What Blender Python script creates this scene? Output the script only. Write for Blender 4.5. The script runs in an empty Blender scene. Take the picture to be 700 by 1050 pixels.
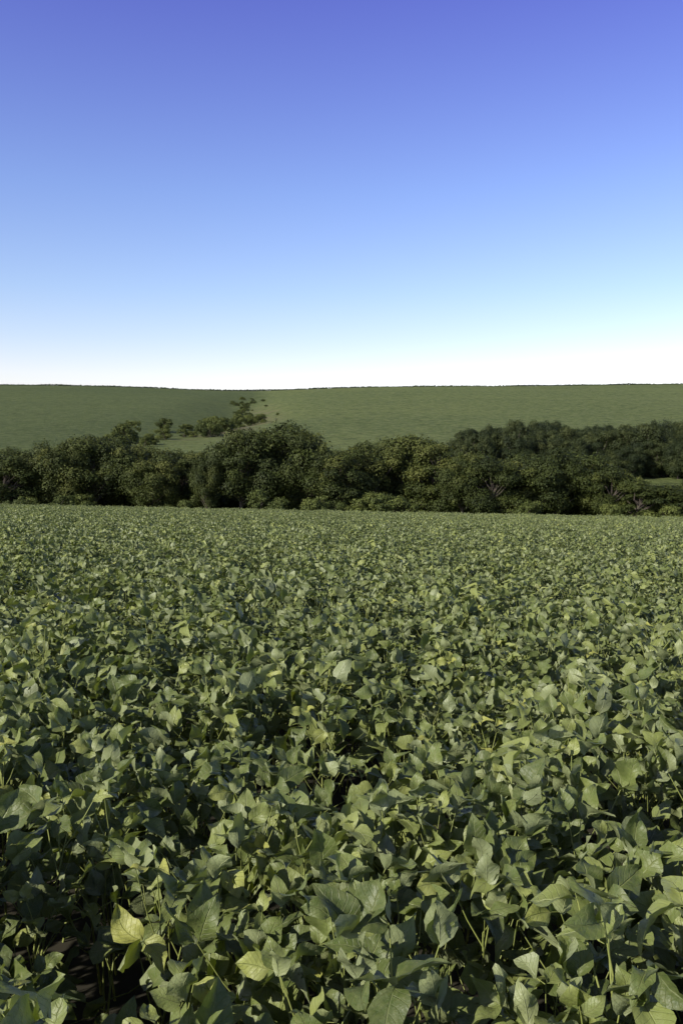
import bpy, math, random
import numpy as np
from mathutils import Vector, Matrix
rng = np.random.default_rng(7)
random.seed(7)
F = 909.0; HZ = 470.0; CAMZ = 1.90
scene = bpy.context.scene

# ------------------------------------------------------------------ terrain
PY = np.array([-400, 0, 90, 105, 130, 150, 170, 200, 300, 450, 600, 750, 850, 920, 1000, 1400, 4000], float)
PZ = np.array([19.6, 0, -4.4, -5.8, -7.5, -5.4, -3.2, -1.2, 9, 26, 43.5, 61, 72, 78, 79.5, 60, -60], float)
BX = (np.array([-600, -200, 0, 120, 190, 240, 290, 350, 450, 560, 700, 1000, 1400]) - 350) / F
BF = np.array([1.03, 1.015, 1.0, 0.982, 0.945, 0.918, 0.925, 0.95, 0.975, 0.992, 1.01, 1.03, 1.03])
def gully_x(y): return -57 - 0.07 * np.maximum(y - 540, 0) + 5 * np.sin(y / 55.0)
def terrain(x, y):
    x = np.asarray(x, float); y = np.asarray(y, float)
    d = np.clip((y - 95) * 0.07, 0, 40)
    z = sum(np.interp(y + k * d, PY, PZ) for k in (-1.5, -.75, 0, .75, 1.5)) / 5
    z = z - 0.0195 * x * np.clip((165 - y) / 60, 0, 1) * np.clip((200 - np.abs(x)) / 120, 0.2, 1)
    b = x / np.maximum(y, 60)
    hf = np.clip((y - 220) / 500, 0, 1)
    fb = sum(np.interp(b + k, BX, BF) for k in np.linspace(-.045, .045, 7)) / 7
    z = np.where(y > 220, z * (1 + hf * (fb - 1)), z)
    g = np.exp(-((x - gully_x(y)) / 24.0) ** 2) * np.clip((y - 260) / 200, 0, 1) * np.clip((900 - y) / 350, 0, 1)
    z = z - 7.0 * g
    z = z + np.clip((y - 250) / 300, 0, 1) * (0.4 * np.sin(x / 95 + 1.3) + 0.35 * np.sin(x / 47 + y / 120))
    return z
def px2w(px, d): return (px - 350) / F * d
def ztop(py, d): return CAMZ + (HZ - py) * d / F

# ------------------------------------------------------------------ node helpers
def newmat(name):
    m = bpy.data.materials.new(name); m.use_nodes = True
    nt = m.node_tree; nt.nodes.clear()
    out = nt.nodes.new('ShaderNodeOutputMaterial')
    return m, nt, out
def N(nt, typ, **kw):
    n = nt.nodes.new(typ)
    for k, v in kw.items(): setattr(n, k, v)
    return n
def mixc(nt, fac, a, b, blend='MIX'):
    n = nt.nodes.new('ShaderNodeMix'); n.data_type = 'RGBA'; n.blend_type = blend
    for s, v in ((n.inputs[0], fac), (n.inputs[6], a), (n.inputs[7], b)):
        if isinstance(v, bpy.types.NodeSocket): nt.links.new(v, s)
        elif isinstance(v, (int, float)): s.default_value = v
        else: s.default_value = (*v, 1)
    return n.outputs[2]
def math_(nt, op, a, b=0.0, c=0.0, clamp=False):
    n = nt.nodes.new('ShaderNodeMath'); n.operation = op; n.use_clamp = clamp
    for s, v in zip(n.inputs, (a, b, c)):
        if isinstance(v, bpy.types.NodeSocket): nt.links.new(v, s)
        else: s.default_value = v
    return n.outputs[0]
def noise(nt, vec, scale, detail=3, rough=0.5):
    n = nt.nodes.new('ShaderNodeTexNoise'); n.inputs['Scale'].default_value = scale
    n.inputs['Detail'].default_value = detail; n.inputs['Roughness'].default_value = rough
    if vec is not None: nt.links.new(vec, n.inputs['Vector'])
    return n.outputs['Fac']
def maprange(nt, v, a, b, c=0.0, d=1.0):
    n = nt.nodes.new('ShaderNodeMapRange')
    nt.links.new(v, n.inputs[0])
    for i, q in enumerate((a, b, c, d)): n.inputs[i + 1].default_value = q
    return n.outputs[0]
def scaled_pos(nt, sx, sy, sz):
    tc = nt.nodes.new('ShaderNodeTexCoord'); mp = nt.nodes.new('ShaderNodeMapping')
    mp.inputs['Scale'].default_value = (sx, sy, sz)
    nt.links.new(tc.outputs['Object'], mp.inputs['Vector'])
    return mp.outputs['Vector']

# soybean leaf
def leaf_material():
    m, nt, out = newmat('soybean_leaf')
    uv = N(nt, 'ShaderNodeUVMap'); uv.uv_map = 'UVMap'
    sep = N(nt, 'ShaderNodeSeparateXYZ'); nt.links.new(uv.outputs[0], sep.inputs[0])
    u, v = sep.outputs[0], sep.outputs[1]
    au = math_(nt, 'ABSOLUTE', math_(nt, 'SUBTRACT', u, 0.5))
    ph = math_(nt, 'SUBTRACT', v, math_(nt, 'MULTIPLY', au, 0.55))
    s = math_(nt, 'ABSOLUTE', math_(nt, 'SINE', math_(nt, 'MULTIPLY', ph, 22.0)))
    vein = math_(nt, 'SUBTRACT', 1.0, maprange(nt, s, 0.0, 0.22))
    mid = math_(nt, 'SUBTRACT', 1.0, maprange(nt, au, 0.0, 0.03))
    vv = math_(nt, 'MAXIMUM', math_(nt, 'MULTIPLY', vein, 0.5), mid)
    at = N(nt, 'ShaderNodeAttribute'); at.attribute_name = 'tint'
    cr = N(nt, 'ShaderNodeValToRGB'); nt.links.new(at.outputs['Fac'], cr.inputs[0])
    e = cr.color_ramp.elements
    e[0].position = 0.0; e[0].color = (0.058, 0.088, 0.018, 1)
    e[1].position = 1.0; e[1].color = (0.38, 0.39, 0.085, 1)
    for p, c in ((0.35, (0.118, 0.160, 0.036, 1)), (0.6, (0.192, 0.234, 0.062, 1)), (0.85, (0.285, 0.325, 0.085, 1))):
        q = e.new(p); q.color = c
    tc = N(nt, 'ShaderNodeTexCoord')
    nz = noise(nt, tc.outputs['Object'], 60, 3, 0.6)
    col = mixc(nt, maprange(nt, nz, 0.3, 0.75, 0, 0.45), cr.outputs[0], (0.24, 0.255, 0.10))
    nb = noise(nt, tc.outputs['Object'], 240, 2, 0.6)
    col = mixc(nt, maprange(nt, nb, 0.66, 0.74, 0, 0.45), col, (0.22, 0.17, 0.06))
    col = mixc(nt, math_(nt, 'MULTIPLY', vv, 0.42), col, (0.34, 0.37, 0.16))
    geo = N(nt, 'ShaderNodeNewGeometry')
    col = mixc(nt, math_(nt, 'MULTIPLY', geo.outputs['Backfacing'], 0.6), col, (0.31, 0.345, 0.185))
    bump = N(nt, 'ShaderNodeBump'); bump.inputs['Strength'].default_value = 0.7; bump.inputs['Distance'].default_value = 0.005
    hgt = math_(nt, 'SUBTRACT', nz, math_(nt, 'MULTIPLY', vv, 0.7))
    nt.links.new(hgt, bump.inputs['Height'])
    p = N(nt, 'ShaderNodeBsdfPrincipled')
    nt.links.new(col, p.inputs['Base Color']); p.inputs['Roughness'].default_value = 0.5
    p.inputs['Specular IOR Level'].default_value = 0.5
    nt.links.new(bump.outputs[0], p.inputs['Normal'])
    t = N(nt, 'ShaderNodeBsdfTranslucent')
    tcn = mixc(nt, 1.0, col, (1.4, 1.55, 0.3), 'MULTIPLY'); nt.links.new(tcn, t.inputs[0])
    mx = N(nt, 'ShaderNodeMixShader'); mx.inputs[0].default_value = 0.15
    nt.links.new(p.outputs[0], mx.inputs[1]); nt.links.new(t.outputs[0], mx.inputs[2])
    nt.links.new(mx.outputs[0], out.inputs[0])
    return m
def simple_mat(name, c1, c2, scale=8, rough=0.8):
    m, nt, out = newmat(name)
    tc = N(nt, 'ShaderNodeTexCoord')
    col = mixc(nt, noise(nt, tc.outputs['Object'], scale, 4), c1, c2)
    p = N(nt, 'ShaderNodeBsdfPrincipled'); p.inputs['Roughness'].default_value = rough
    nt.links.new(col, p.inputs['Base Color']); nt.links.new(p.outputs[0], out.inputs[0])
    return m
def tree_leaf_mat(name, stops):
    m, nt, out = newmat(name)
    at = N(nt, 'ShaderNodeAttribute'); at.attribute_name = 'tint'
    oi = N(nt, 'ShaderNodeObjectInfo')
    f = math_(nt, 'ADD', math_(nt, 'MULTIPLY', at.outputs['Fac'], 0.65), math_(nt, 'MULTIPLY', oi.outputs['Random'], 0.35))
    cr = N(nt, 'ShaderNodeValToRGB'); nt.links.new(f, cr.inputs[0])
    e = cr.color_ramp.elements
    e[0].color = (*stops[0], 1); e[1].color = (*stops[2], 1)
    q = e.new(0.5); q.color = (*stops[1], 1)
    p = N(nt, 'ShaderNodeBsdfPrincipled'); p.inputs['Roughness'].default_value = 0.6
    p.inputs['Specular IOR Level'].default_value = 0.2
    nt.links.new(cr.outputs[0], p.inputs['Base Color'])
    nt.links.new(p.outputs[0], out.inputs[0])
    return m
M_leaf = leaf_material()
M_stem = simple_mat('soybean_stem', (0.20, 0.25, 0.05), (0.32, 0.34, 0.10), 20, 0.6)
M_bark = simple_mat('bark', (0.05, 0.038, 0.028), (0.13, 0.11, 0.085), 5, 0.9)
M_tree = tree_leaf_mat('tree_foliage', ((0.018, 0.027, 0.008), (0.052, 0.068, 0.015), (0.140, 0.150, 0.036)))
M_grove = tree_leaf_mat('grove_foliage', ((0.014, 0.023, 0.009), (0.032, 0.045, 0.014), (0.085, 0.10, 0.03)))
M_shrub = tree_leaf_mat('shrub_foliage', ((0.035, 0.050, 0.013), (0.070, 0.090, 0.022), (0.165, 0.19, 0.045)))

# ------------------------------------------------------------------ mesh builder
class MB:
    def __init__(s): s.v = []; s.f = []; s.uv = []; s.t = []; s.m = []; s.n = 0
    def add(s, verts, faces, uv=None, tint=0.5, mat=0):
        k = len(verts)
        s.v.append(np.asarray(verts, float))
        s.f.append(np.asarray(faces, int) + s.n)
        s.uv.append(np.zeros((k, 2)) if uv is None else uv)
        s.t.append(np.full(k, tint) if np.isscalar(tint) else np.asarray(tint))
        s.m.append(np.full(len(faces), mat) if np.isscalar(mat) else mat); s.n += k
    def pack(s):
        return np.concatenate(s.v), np.concatenate(s.f), np.concatenate(s.uv), np.concatenate(s.t), np.concatenate(s.m)
    def tube(s, pts, radii, sides=5, mat=1):
        pts = np.asarray(pts, float); V = []
        for i, p in enumerate(pts):
            d = pts[min(i + 1, len(pts) - 1)] - pts[max(i - 1, 0)]; d /= np.linalg.norm(d) + 1e-9
            a = np.cross(d, (0.3, 0.9, 0.1)); a /= np.linalg.norm(a) + 1e-9; b = np.cross(d, a)
            for k in range(sides):
                an = 2 * math.pi * k / sides
                V.append(p + radii[i] * (math.cos(an) * a + math.sin(an) * b))
        Fc = []
        for i in range(len(pts) - 1):
            for k in range(sides):
                Fc.append((i * sides + k, i * sides + (k + 1) % sides, (i + 1) * sides + (k + 1) % sides, (i + 1) * sides + k))
        s.add(V, Fc, mat=mat)
    def mesh(s, name, mats, smooth=True):
        v, f, uv, t, m = s.pack()
        me = bpy.data.meshes.new(name)
        me.from_pydata(v.tolist(), [], f.tolist())
        for q in mats: me.materials.append(q)
        me.polygons.foreach_set('material_index', m.astype(np.int32))
        me.polygons.foreach_set('use_smooth', [smooth] * len(f))
        a = me.attributes.new('tint', 'FLOAT', 'POINT'); a.data.foreach_set('value', t)
        uvl = me.uv_layers.new(name='UVMap')
        idx = np.empty(len(me.loops), int); me.loops.foreach_get('vertex_index', idx)
        uvl.data.foreach_set('uv', uv[idx].ravel())
        me.update(); return me

# ------------------------------------------------------------------ soybean plant
NU, NV = 4, 8
uu = np.linspace(-1, 1, NU + 1); vvv = np.linspace(0, 1, NV + 1) 
def frame(yaw, pitch, roll):
    f = np.array([math.cos(pitch) * math.cos(yaw), math.cos(pitch) * math.sin(yaw), math.sin(pitch)])
    s0 = np.array([-math.sin(yaw), math.cos(yaw), 0.0]); n0 = np.cross(f, s0)
    s = s0 * math.cos(roll) + n0 * math.sin(roll); n = np.cross(f, s)
    return f, s, n
LF = [(j * (NU + 1) + i, (j + 1) * (NU + 1) + i, (j + 1) * (NU + 1) + i + 1, j * (NU + 1) + i + 1) for j in range(NV) for i in range(NU)]
wf = lambda v: v ** 0.55 * (1 - v) ** 0.95
wn = max(wf(v) for v in np.linspace(0, 1, 50))
def leaflet(mb, o, yaw, pitch, roll, L, W, tint):
    f, s, n = frame(yaw, pitch, roll)
    fold = rng.normal(0.45, 0.38); curl = rng.normal(0.22, 0.28); wav = rng.uniform(0.05, 0.16); ph = rng.uniform(0, 6, 3)
    tw = rng.normal(0, 0.55); asym = rng.normal(0, 0.08)
    V = []; UV = []
    for v in vvv:
        w = wf(v) / wn * W * 0.5
        if v == 0: w = 0.002
        for u in uu:
            x = v * L
            y = u * w * (1 + 0.06 * math.sin(17 * v + ph[2])) + asym * L * math.sin(v * 3.1)
            z = fold * abs(u) * w - curl * L * v * v - 0.35 * fold * w * u * u + wav * L * abs(u) * math.sin(8 * v + ph[0 if u < 0 else 1]) + 0.014 * L * math.sin(22 * v - 6 * abs(u))
            z += tw * y * v
            V.append(o + x * f + y * s + z * n); UV.append((u * 0.5 + 0.5, v))
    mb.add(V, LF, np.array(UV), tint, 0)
def soybean(seed):
    mb = MB(); r = rng
    H = r.uniform(0.56, 0.80); lean = r.normal(0, 0.06, 2)
    st = [np.array([lean[0] * t * t, lean[1] * t * t, H * t]) for t in np.linspace(0, 1, 5)]
    mb.tube(st, [0.005, 0.0045, 0.004, 0.003, 0.002], 4, 1)
    nn = 11; az = r.uniform(0, 6.28); pt = r.normal(0, 0.07)
    for k in range(nn):
        t = 0.42 + 0.58 * k / (nn - 1); base = np.array([lean[0] * t * t, lean[1] * t * t, H * t])
        az += math.pi * 0.76 + r.normal(0, 0.4)
        top = k / (nn - 1)
        pl = r.uniform(0.15, 0.30) * (1 - 0.5 * max(0, top - 0.6) / 0.4); el = math.radians(r.uniform(25, 68) + 20 * top)
        d = np.array([math.cos(el) * math.cos(az), math.cos(el) * math.sin(az), math.sin(el)])
        tip = base + pl * d + np.array([0, 0, 0.0]); midp = base + 0.5 * pl * d + np.array([0, 0, -0.012])
        mb.tube([base, midp, tip], [0.0028, 0.0024, 0.0018], 3, 1)
        L0 = r.uniform(0.080, 0.128) * (1 if top < 0.85 else 0.72)
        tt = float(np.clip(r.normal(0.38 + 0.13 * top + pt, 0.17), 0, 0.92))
        pm = r.normal(28, 29)
        a0 = az + r.normal(0, 0.5)
        for q, da in enumerate((0.0, 1.2, -1.2)):
            off = 0.026 if q == 0 else 0.006
            ya = a0 + da + r.normal(0, 0.25); pi_ = math.radians(np.clip(pm + r.normal(0, 28) + (14 if q else 0), -80, 84))
            fo = np.array([math.cos(ya), math.sin(ya), 0.2]) * off
            if q == 0: mb.tube([tip, tip + fo], [0.0014, 0.0012], 3, 1)
            L = L0 * (1.06 if q == 0 else 0.95) * r.uniform(0.88, 1.1)
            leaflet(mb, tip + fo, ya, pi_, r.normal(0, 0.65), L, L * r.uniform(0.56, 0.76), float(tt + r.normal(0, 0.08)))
    return mb

NP = 16
plant_mbs = [soybean(i) for i in range(NP)]
plants_col = bpy.data.collections.new('soybean_plants')
for mb in plant_mbs:
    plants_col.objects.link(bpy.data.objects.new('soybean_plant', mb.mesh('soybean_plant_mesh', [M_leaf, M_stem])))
packs = [mb.pack() for mb in plant_mbs]
# denser stands used away from the camera: 1.5 m squares of the same plants
PS = 1.5
patch_col = bpy.data.collections.new('soybean_stands')
for i in range(10):
    mb = MB(); g = 6
    for a in range(g):
        for b in range(g):
            if rng.random() < 0.18: continue
            x = (a + .5 + rng.uniform(-.5, .5)) / g * PS - PS / 2; y = (b + .5 + rng.uniform(-.5, .5)) / g * PS - PS / 2
            v, f, uv, t, m = packs[rng.integers(NP)]
            an = rng.uniform(0, 6.28); sc = 1 + rng.normal(0, 0.11); sxy = sc * 1.0
            c, s = math.cos(an), math.sin(an)
            V = np.stack([(v[:, 0] * c - v[:, 1] * s) * sxy + x + v[:, 2] * rng.normal(0, .08), (v[:, 0] * s + v[:, 1] * c) * sxy + y, v[:, 2] * sc], 1)
            mb.add(V, f, uv, t + rng.normal(-.02, .07), m)
    patch_col.objects.link(bpy.data.objects.new('soybean_stand', mb.mesh('soybean_stand_mesh', [M_leaf, M_stem])))

def scatter(name, col, P, rot, scl, idx, join=None):
    me = bpy.data.meshes.new(name); me.from_pydata(np.asarray(P).tolist(), [], [])
    a = me.attributes.new('rot', 'FLOAT_VECTOR', 'POINT'); a.data.foreach_set('vector', np.asarray(rot, np.float32).ravel())
    a = me.attributes.new('scl', 'FLOAT_VECTOR', 'POINT'); a.data.foreach_set('vector', np.asarray(scl, np.float32).ravel())
    a = me.attributes.new('idx', 'INT', 'POINT'); a.data.foreach_set('value', np.asarray(idx, np.int32))
    ob = bpy.data.objects.new(name, me); scene.collection.objects.link(ob)
    ng = bpy.data.node_groups.new(name + '_scatter', 'GeometryNodeTree')
    ng.interface.new_socket(name='Geometry', in_out='INPUT', socket_type='NodeSocketGeometry')
    ng.interface.new_socket(name='Geometry', in_out='OUTPUT', socket_type='NodeSocketGeometry')
    gi = ng.nodes.new('NodeGroupInput'); go = ng.nodes.new('NodeGroupOutput')
    ci = ng.nodes.new('GeometryNodeCollectionInfo'); ci.inputs['Collection'].default_value = col
    ci.inputs['Separate Children'].default_value = True; ci.inputs['Reset Children'].default_value = True
    ip = ng.nodes.new('GeometryNodeInstanceOnPoints'); ip.inputs['Pick Instance'].default_value = True
    def na(nm, dt):
        n = ng.nodes.new('GeometryNodeInputNamedAttribute'); n.data_type = dt; n.inputs['Name'].default_value = nm
        return [o for o in n.outputs if o.enabled and o.name == 'Attribute'][0]
    er = ng.nodes.new('FunctionNodeEulerToRotation')
    L = ng.links
    L.new(gi.outputs[0], ip.inputs['Points']); L.new(ci.outputs[0], ip.inputs['Instance'])
    L.new(na('idx', 'INT'), ip.inputs['Instance Index'])
    L.new(na('rot', 'FLOAT_VECTOR'), er.inputs[0]); L.new(er.outputs[0], ip.inputs['Rotation'])
    L.new(na('scl', 'FLOAT_VECTOR'), ip.inputs['Scale'])
    L.new(ip.outputs[0], go.inputs[0])
    md = ob.modifiers.new('scatter', 'NODES'); md.node_group = ng
    return ob

YS = 9.0
pts = []
y = -3.0; dx = 0.228
while y < YS:
    hw = 0.55 * max(y, 0) + 6
    xs = np.arange(-hw, hw, dx)
    px = xs + rng.uniform(-0.55, 0.55, len(xs)) * dx
    py = y + rng.uniform(-0.55, 0.55, len(xs)) * dx
    pts.append(np.stack([px, py], 1)); y += dx
pts = np.concatenate(pts)
pts = pts[~((np.hypot(pts[:, 0], pts[:, 1]) < 0.55))]
def lump(x, y):
    return (np.sin(x * 2.3 + 0.9 * y + 1) * np.sin(y * 1.95 - 0.5 * x) + 0.9 * np.sin(x * 5.1 - y * 3.3 + 2) * np.sin(y * 4.3 + x)) / 1.9
lp = lump(pts[:, 0], pts[:, 1])
gap = rng.random(len(pts)) > np.where(lp < -0.3, 0.5, 0.10)
pts = pts[gap]; lp = lp[gap]
nP = len(pts)
zz = terrain(pts[:, 0], pts[:, 1])
near = np.clip((6 - pts[:, 1]) / 4, 0, 1)
sc = 1.02 + 0.10 * lp + rng.normal(0, 0.09, nP)
sc = np.minimum(sc, 1.22 - 0.12 * near)
S = np.stack([sc, sc, sc], 1)
R = np.stack([rng.normal(0, 0.13, nP), rng.normal(0, 0.13, nP), rng.uniform(0, 6.283, nP)], 1)
fld = scatter('soybean_field', plants_col, np.column_stack([pts, zz]), R, S, rng.integers(0, NP, nP))
PP = []; RR = []; SS = []
row = 0
y = YS + PS / 2 - 0.1
while y < 91:
    hw = 0.6 * y + 8
    for x in np.arange(-hw + (row % 2) * .6, hw, PS * 0.97):
        x += rng.uniform(-.12, .12); yy = y + rng.uniform(-.12, .12)
        z = float(terrain(x, yy))
        gx = float(terrain(x + 1, yy)) - z; gy = float(terrain(x, yy + 1)) - z
        nrm = Vector((-gx, -gy, 1)).normalized()
        q = Vector((0, 0, 1)).rotation_difference(nrm)
        e = (q.to_matrix() @ Matrix.Rotation(rng.integers(4) * math.pi / 2 + rng.uniform(-.15, .15), 3, 'Z')).to_euler()
        PP.append((x, yy, z)); RR.append(tuple(e)); k = 1 + 0.04 * math.sin(x * .5 + y * .3) * math.sin(y * .23 - .2 * x) + rng.normal(0, .03)
        SS.append((1.04, 1.04, k))
    y += PS * 0.97; row += 1
f2 = scatter('field_stands', patch_col, PP, RR, SS, rng.integers(0, 10, len(PP)))
f2.parent = fld
print('plants', nP, 'stands', len(PP))

# ------------------------------------------------------------------ ground sheet
ys = np.concatenate([np.linspace(-380, -10, 20), np.arange(-5, 92, 3.0), [92], np.arange(95, 230, 5), np.arange(230, 1000, 9), np.arange(1000, 4000, 120)])
xh = np.concatenate([np.arange(0, 60, 4), np.arange(60, 500, 9), np.geomspace(500, 3500, 25)])
xs = np.concatenate([-xh[:0:-1], xh])
X, Y = np.meshgrid(xs, ys); Z = terrain(X, Y)
nx, ny = len(xs), len(ys)
V = np.stack([X.ravel(), Y.ravel(), Z.ravel()], 1)
Fc = [(j * nx + i, j * nx + i + 1, (j + 1) * nx + i + 1, (j + 1) * nx + i) for j in range(ny - 1) for i in range(nx - 1)]
gm = bpy.data.meshes.new('ground'); gm.from_pydata(V.tolist(), [], Fc)
# soil
ms, nt, out = newmat('field_soil')
v1 = scaled_pos(nt, 1, 1, 1)
col = mixc(nt, noise(nt, v1, 3, 6), (0.018, 0.016, 0.010), (0.045, 0.038, 0.02))
p = N(nt, 'ShaderNodeBsdfPrincipled'); p.inputs['Roughness'].default_value = 0.95
nt.links.new(col, p.inputs['Base Color']); nt.links.new(p.outputs[0], out.inputs[0])
# hill crops
mh, nt, out = newmat('hillside_crop')
v1 = scaled_pos(nt, 1, 1, 1)
v2 = scaled_pos(nt, 0.25, 1.0, 1)
c = mixc(nt, maprange(nt, noise(nt, v1, 0.006, 3), 0.35, 0.65), (0.105, 0.142, 0.040), (0.155, 0.190, 0.056))
c = mixc(nt, maprange(nt, noise(nt, v2, 0.03, 5, 0.6), 0.35, 0.7, 0, 0.65), c, (0.086, 0.120, 0.038))
c = mixc(nt, maprange(nt, noise(nt, v1, 0.35, 6, 0.8), 0.42, 0.62, 0, 0.9), c, (0.225, 0.255, 0.095))
c = mixc(nt, maprange(nt, noise(nt, v1, 0.2, 5, 0.85), 0.5, 0.64, 0, 0.8), c, (0.052, 0.070, 0.024))
gl = N(nt, 'ShaderNodeAttribute'); gl.attribute_name = 'left_slope_shade'
c = mixc(nt, math_(nt, 'MULTIPLY', gl.outputs['Fac'], 0.40), c, (0.058, 0.082, 0.032))  # shade of the left slope mixed into the crop colour
ga = N(nt, 'ShaderNodeAttribute'); ga.attribute_name = 'gully'
gmask = math_(nt, 'MULTIPLY', ga.outputs['Fac'], maprange(nt, noise(nt, v1, 0.09, 4), 0.42, 0.58))
c = mixc(nt, gmask, c, (0.20, 0.17, 0.095))
bp = N(nt, 'ShaderNodeBump'); bp.inputs['Strength'].default_value = 0.9; bp.inputs['Distance'].default_value = 1.6
nt.links.new(noise(nt, v1, 0.35, 6, 0.8), bp.inputs['Height'])
p = N(nt, 'ShaderNodeBsdfPrincipled'); p.inputs['Roughness'].default_value = 0.9; p.inputs['Specular IOR Level'].default_value = 0.1
nt.links.new(c, p.inputs['Base Color']); nt.links.new(bp.outputs[0], p.inputs['Normal']); nt.links.new(p.outputs[0], out.inputs[0])
gm.materials.append(ms); gm.materials.append(mh)
cy = (Y[:-1, :-1] + Y[1:, 1:]) / 2
gm.polygons.foreach_set('material_index', (cy.ravel() > 92).astype(int).tolist())
gm.polygons.foreach_set('use_smooth', [True] * len(Fc))
G = np.exp(-((X - gully_x(Y) - 12) / 9.0) ** 2) * np.clip((Y - 280) / 60, 0, 1) * np.clip((640 - Y) / 120, 0, 1) * 0.9
a = gm.attributes.new('gully', 'FLOAT', 'POINT'); a.data.foreach_set('value', G.ravel())
left_shade = np.clip((gully_x(Y) - X + 6) / 14, 0, 1) * np.clip((Y - 240) / 30, 0, 1)
a = gm.attributes.new('left_slope_shade', 'FLOAT', 'POINT'); a.data.foreach_set('value', left_shade.ravel())
gm.update()
scene.collection.objects.link(bpy.data.objects.new('ground', gm))

# ------------------------------------------------------------------ trees
def leaf_cloud(mb, c, r, n, size, tint, squash=0.8):
    d = rng.normal(size=(n, 3)); d /= np.linalg.norm(d, axis=1)[:, None]
    d[:, 2] = np.where((d[:, 2] < -0.2) & (rng.random(n) < 0.6), -d[:, 2], d[:, 2])
    k = rng.uniform(0, 6, 5)
    rad = r * (0.5 + 0.55 * rng.random(n) ** 0.6) * (1 + 0.28 * np.sin(5 * d[:, 0] + k[0]) * np.sin(5 * d[:, 1] + k[1]) + 0.16 * np.sin(9 * d[:, 2] + k[2]) * np.sin(8 * d[:, 0] + k[3]))
    rad *= np.where(rng.random(n) < 0.12, rng.uniform(1.05, 1.35, n), 1)
    P = c + d * rad[:, None] * np.array([1, 1, squash])
    nr = d * 1.0 + rng.normal(size=(n, 3)) * 0.4 + np.array([0, 0, 0.2]); nr /= np.linalg.norm(nr, axis=1)[:, None]
    a = np.cross(nr, rng.normal(size=(n, 3))); a /= np.linalg.norm(a, axis=1)[:, None] + 1e-9
    b = np.cross(nr, a)
    sz = size * rng.uniform(0.55, 1.3, n)[:, None]
    V = np.stack([P - a * sz, P - b * sz * 0.55 + nr * sz * .12, P + a * sz, P + b * sz * 0.55 + nr * sz * .12], 1).reshape(-1, 3)
    Fc = np.arange(n)[:, None] * 4 + np.arange(4)
    tt = np.repeat(np.clip(tint + rng.normal(0, 0.13, n), 0, 1), 4)
    mb.add(V, Fc, None, tt, 0)
def make_tree(H, R, base, nl, leaves, size, foliage, shape=1.0):
    mb = MB()
    lean = rng.normal(0, 0.5, 2)
    trunk = [np.array([lean[0] * t * t, lean[1] * t * t, H * 0.8 * t]) for t in np.linspace(0, 1, 7)]
    mb.tube(trunk, list(np.linspace(0.028 * H, 0.006 * H, 7)), 8, 1)
    zc = (base + H) / 2; hz = (H - base) / 2
    for i in range(nl):
        while True:
            q = rng.uniform(-1, 1, 3); m = np.linalg.norm(q)
            if 0.4 < m < 1.0: break
        wz = 1 - 0.25 * max(q[2], 0) * shape
        c = np.array([q[0] * R * wz + lean[0] * .6, q[1] * R * wz + lean[1] * .6, zc + q[2] * hz * 0.92])
        r = R * rng.uniform(0.14, 0.44)
        if c[2] + r * .8 > H: c[2] = H - r * 0.8
        t0 = min(0.95, max(0.15, (c[2] / H) * 0.6 / 0.8)); o = np.array([lean[0] * t0 * t0, lean[1] * t0 * t0, H * .8 * t0])
        mid = (o + c) / 2 + rng.normal(0, 0.04 * H, 3) * .5
        mb.tube([o, mid, c], [0.010 * H, 0.006 * H, 0.002 * H], 5, 1)
        leaf_cloud(mb, c, r, int(leaves * (r / R / 0.3) ** 1.6) + 60, size, float(np.clip(rng.normal(0.45, 0.22) + 0.1 * q[2], 0, 1)))  # higher lobes tinted lighter: sunlit crown tops put into the colour
    return mb.mesh('tree_mesh', [foliage, M_bark], smooth=False)
tree_meshes = [
    (make_tree(12, 4.6, 1.2, 40, 620, 0.155, M_tree), 12, 4.6),
    (make_tree(12, 5.2, 1.5, 44, 640, 0.16, M_tree), 12, 5.2),
    (make_tree(12, 3.9, 0.9, 36, 560, 0.15, M_tree, 1.5), 12, 3.9),
    (make_tree(12, 4.3, 2.0, 36, 560, 0.16, M_tree, 0.6), 12, 4.3),
    (make_tree(12, 5.6, 2.4, 44, 660, 0.16, M_tree, 0.5), 12, 5.6),
    (make_tree(12, 3.4, 1.0, 32, 520, 0.145, M_tree, 1.8), 12, 3.4),
    (make_tree(12, 4.8, 0.8, 42, 620, 0.155, M_tree, 1.2), 12, 4.8),
]
def put_tree(px, top, d, rpx, k=None):
    x = px2w(px, d); zb = float(terrain(x, d)) - 0.2
    H = ztop(top, d) - zb
    me, h0, r0 = tree_meshes[k if k is not None else random.randrange(len(tree_meshes))]
    ob = bpy.data.objects.new('broadleaf_tree', me); scene.collection.objects.link(ob)
    ob.location = (x, d, zb); r = rpx / F * d
    ob.scale = (r / r0 * random.uniform(.93, 1.07), r / r0 * random.uniform(.93, 1.07), H / h0)
    ob.rotation_euler = (0, 0, random.uniform(0, 6.28))
front = [(4, 468, 104, 32), (34, 460, 110, 34), (58, 453, 106, 30), (98, 447, 108, 40), (130, 452, 113, 30), (158, 465, 105, 26),
         (188, 463, 111, 28), (212, 468, 104, 20), (247, 440, 106, 38), (286, 432, 110, 48), (314, 442, 107, 28), (350, 458, 104, 32),
         (384, 450, 109, 36), (420, 448, 113, 38), (448, 455, 108, 32), (474, 464, 105, 28), (504, 469, 104, 32), (536, 466, 107, 38),
         (568, 460, 107, 38), (600, 465, 110, 34), (626, 477, 105, 28), (652, 492, 102, 26), (682, 497, 102, 28), (712, 492, 103, 30)]
for i, (px, t, d, r) in enumerate(front): put_tree(px, t, d, r)
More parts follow.
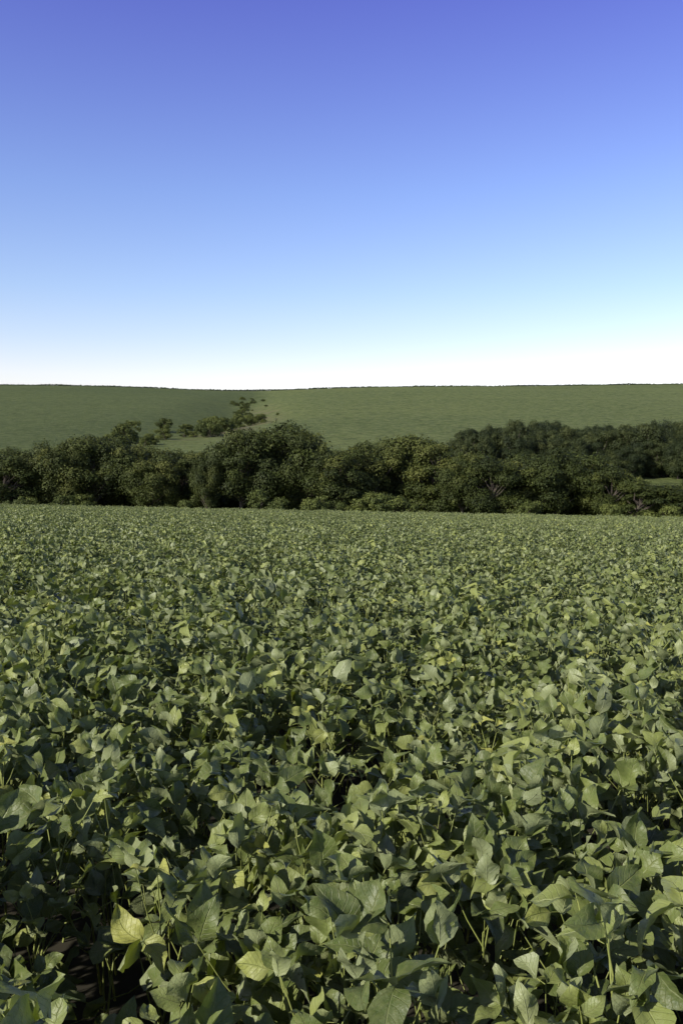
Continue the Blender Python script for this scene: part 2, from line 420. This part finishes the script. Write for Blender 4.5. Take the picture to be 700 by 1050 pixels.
back = [(20, 459, 126, 34), (48, 457, 124, 30), (78, 450, 127, 36), (112, 443, 128, 36), (145, 456, 124, 30), (176, 461, 126, 32), (206, 464, 122, 26), (234, 455, 124, 28), (268, 443, 124, 34),
        (300, 448, 124, 32), (332, 455, 124, 34), (365, 453, 128, 32), (402, 450, 126, 36), (435, 452, 128, 32), (465, 460, 124, 32), (490, 464, 124, 30),
        (522, 464, 126, 32), (552, 464, 126, 34), (585, 464, 125, 32), (612, 468, 124, 26), (638, 480, 124, 22)]
for px, t, d, r in back: put_tree(px, t, d, r)
for px in list(range(-420, -20, 34)) + list(range(745, 1150, 36)):
    put_tree(px, 458 + random.uniform(-14, 16) + (20 if px > 700 else 0), random.uniform(104, 118), random.uniform(28, 38))
# shrub prototypes
shrub_col = bpy.data.collections.new('shrubs')
for i in range(5):
    me = make_tree(3, 1.9, 0.1, 14, 240, 0.11, M_shrub)
    o = bpy.data.objects.new('shrub', me); shrub_col.objects.link(o)
grove_col = bpy.data.collections.new('grove_trees')
for me, h, r in tree_meshes:
    me = me.copy(); me.materials[0] = M_grove
    o = bpy.data.objects.new('grove_tree', me); grove_col.objects.link(o)
def scat(name, col, arr, ncol):
    arr = np.array(arr); n = len(arr)
    scatter(name, col, arr[:, :3], np.stack([np.zeros(n), np.zeros(n), rng.uniform(0, 6.28, n)], 1), arr[:, 3:6], rng.integers(0, ncol, n))
# understory at the field edge
A = []
for px in np.arange(-450, 1180, 14):
    if rng.random() < 0.45: continue
    d = rng.uniform(99, 106); x = px2w(px + rng.normal(0, 6), d); s = rng.uniform(0.4, 1.1)
    A.append((x, d, float(terrain(x, d)) - 0.1, s * 1.1, s * 1.1, s))
for px, s in ((395, 1.25), (408, 1.2), (380, 1.0), (22, 0.9), (262, 1.2), (330, 1.15), (540, 1.0)):
    x = px2w(px, 96); A.append((x, 96, float(terrain(x, 96)) - .1, s, s, s * .9))
for px in np.arange(-450, 1180, 11):
    d = rng.uniform(110, 124); x = px2w(px, d); s = rng.uniform(1.2, 2.2)
    if px > 640: s *= 0.7
    A.append((x, d, float(terrain(x, d)) - 0.1, s * 1.2, s * 1.2, s))
scat('understory_shrubs', shrub_col, A, 5)
# right grove, farther away
A = []
for i in range(120):
    px = rng.uniform(470, 1000); d = rng.uniform(188, 232) 
    top = 433 + 3 * math.sin(px / 23) + rng.uniform(0, 10) + max(0, 490 - px) * 0.4
    x = px2w(px, d); zb = float(terrain(x, d)) - .2; H = max(4, ztop(top, d) - zb); w = rng.uniform(0.7, 1.05) * 0.85
    A.append((x, d, zb - 1.5, w, w, (H + 1.5) / 12))
for px in np.arange(470, 1000, 8):
    d = rng.uniform(180, 190); top = rng.uniform(446, 466); x = px2w(px, d); zb = float(terrain(x, d)) - 1.2; H = ztop(top, d) - zb
    A.append((x, d, zb, .62, .62, H / 12))
scat('distant_tree_grove', grove_col, A, len(tree_meshes))
# gully scrub
A = []
for i in range(60):
    y = 255 + 235 * rng.random(); w = 6.5
    x = gully_x(y) + rng.normal(0, w); s = rng.choice([rng.uniform(0.4, 1.1), rng.uniform(1.2, 2.1)])
    A.append((x, y, float(terrain(x, y)) - .2, s * rng.uniform(.9, 1.3), s * 1.1, s * rng.uniform(.8, 1.2)))
for i in range(30):
    y = rng.uniform(490, 700); x = gully_x(y) + rng.normal(0, 6); s = rng.uniform(0.35, 1.1)
    A.append((x, y, float(terrain(x, y)) - .2, s * 1.3, s * 1.3, s))
scat('gully_scrub', shrub_col, A, 5)
# leaf strip added to draw the thin dark skyline edge
mb = MB(); n = 16000
hx = rng.uniform(-620, 620, n); hy = 915 + rng.uniform(-4, 4, n) ; hz = terrain(hx, hy) + rng.random(n) * (1.3 + 0.4 * np.sin(hx / 37) * np.sin(hx / 11))
d = rng.normal(size=(n, 3)); e = rng.normal(size=(n, 3)); P = np.stack([hx, hy, hz], 1)
V = np.stack([P - d * .45, P + e * .45, P + d * .45, P - e * .45], 1).reshape(-1, 3)
mb.add(V, np.arange(n)[:, None] * 4 + np.arange(4), None, 0.1, 0)
ob = bpy.data.objects.new('crest_hedgerow', mb.mesh('crest_hedgerow', [M_grove], False)); scene.collection.objects.link(ob)

# ------------------------------------------------------------------ light
EL = math.radians(30); az = math.atan2(-0.78, -0.62)
sd = Vector((math.sin(az) * math.cos(EL), math.cos(az) * math.cos(EL), math.sin(EL)))
sl = bpy.data.lights.new('sun', 'SUN'); sl.energy = 5.0; sl.angle = math.radians(0.5); sl.color = (1.0, 0.95, 0.83)
so = bpy.data.objects.new('sun', sl); scene.collection.objects.link(so); so.rotation_euler = sd.to_track_quat('Z', 'Y').to_euler()
w = bpy.data.worlds.new('World'); scene.world = w; w.use_nodes = True
nt = w.node_tree; bg = nt.nodes['Background']
sky = nt.nodes.new('ShaderNodeTexSky'); sky.sky_type = 'NISHITA'; sky.sun_disc = False
sky.sun_elevation = EL; sky.sun_rotation = az; sky.air_density = 1.0; sky.dust_density = 0.6; sky.ozone_density = 2.0
tc = nt.nodes.new('ShaderNodeTexCoord'); sp = nt.nodes.new('ShaderNodeSeparateXYZ'); nt.links.new(tc.outputs['Generated'], sp.inputs[0])
cr = nt.nodes.new('ShaderNodeValToRGB'); nt.links.new(sp.outputs[2], cr.inputs[0])
K = 3.4
stops = [(0.0, (2.2, 1.75, 1.75)), (0.09, (2.5, 1.96, 1.9)), (0.13, (2.18, 1.86, 1.90)), (0.18, (1.90, 1.77, 1.96)), (0.28, (1.60, 1.54, 2.05)), (0.368, (1.38, 1.23, 2.03)),
         (0.446, (1.20, 0.97, 2.0)), (0.6, (0.5, 0.42, 0.7)), (1.0, (0.18, 0.2, 0.22))]
e = cr.color_ramp.elements
for i, (p_, c_) in enumerate(stops):
    col = (*[a / K for a in c_], 1)
    if i == 0: e[0].position = p_; e[0].color = col
    elif i == len(stops) - 1: e[len(e) - 1].position = p_; e[len(e) - 1].color = col
    else: q = e.new(p_); q.color = col
m1 = mixc(nt, 1.0, sky.outputs[0], cr.outputs[0], 'MULTIPLY')
vs = nt.nodes.new('ShaderNodeVectorMath'); vs.operation = 'SCALE'; nt.links.new(m1, vs.inputs[0]); vs.inputs['Scale'].default_value = K
nt.links.new(vs.outputs[0], bg.inputs[0]); bg.inputs[1].default_value = 0.10

# ------------------------------------------------------------------ camera
cam = bpy.data.cameras.new('camera'); co = bpy.data.objects.new('camera', cam); scene.collection.objects.link(co)
cam.sensor_fit = 'VERTICAL'; cam.sensor_height = 24; cam.lens = 24 * F / 1050; cam.clip_end = 6000; cam.clip_start = 0.05
co.location = (0, 0, CAMZ); co.rotation_euler = (math.radians(90) - math.atan((525 - HZ) / F), 0, 0)
scene.camera = co
scene.view_settings.view_transform = 'Standard'; scene.view_settings.look = 'None'; scene.view_settings.exposure = 0
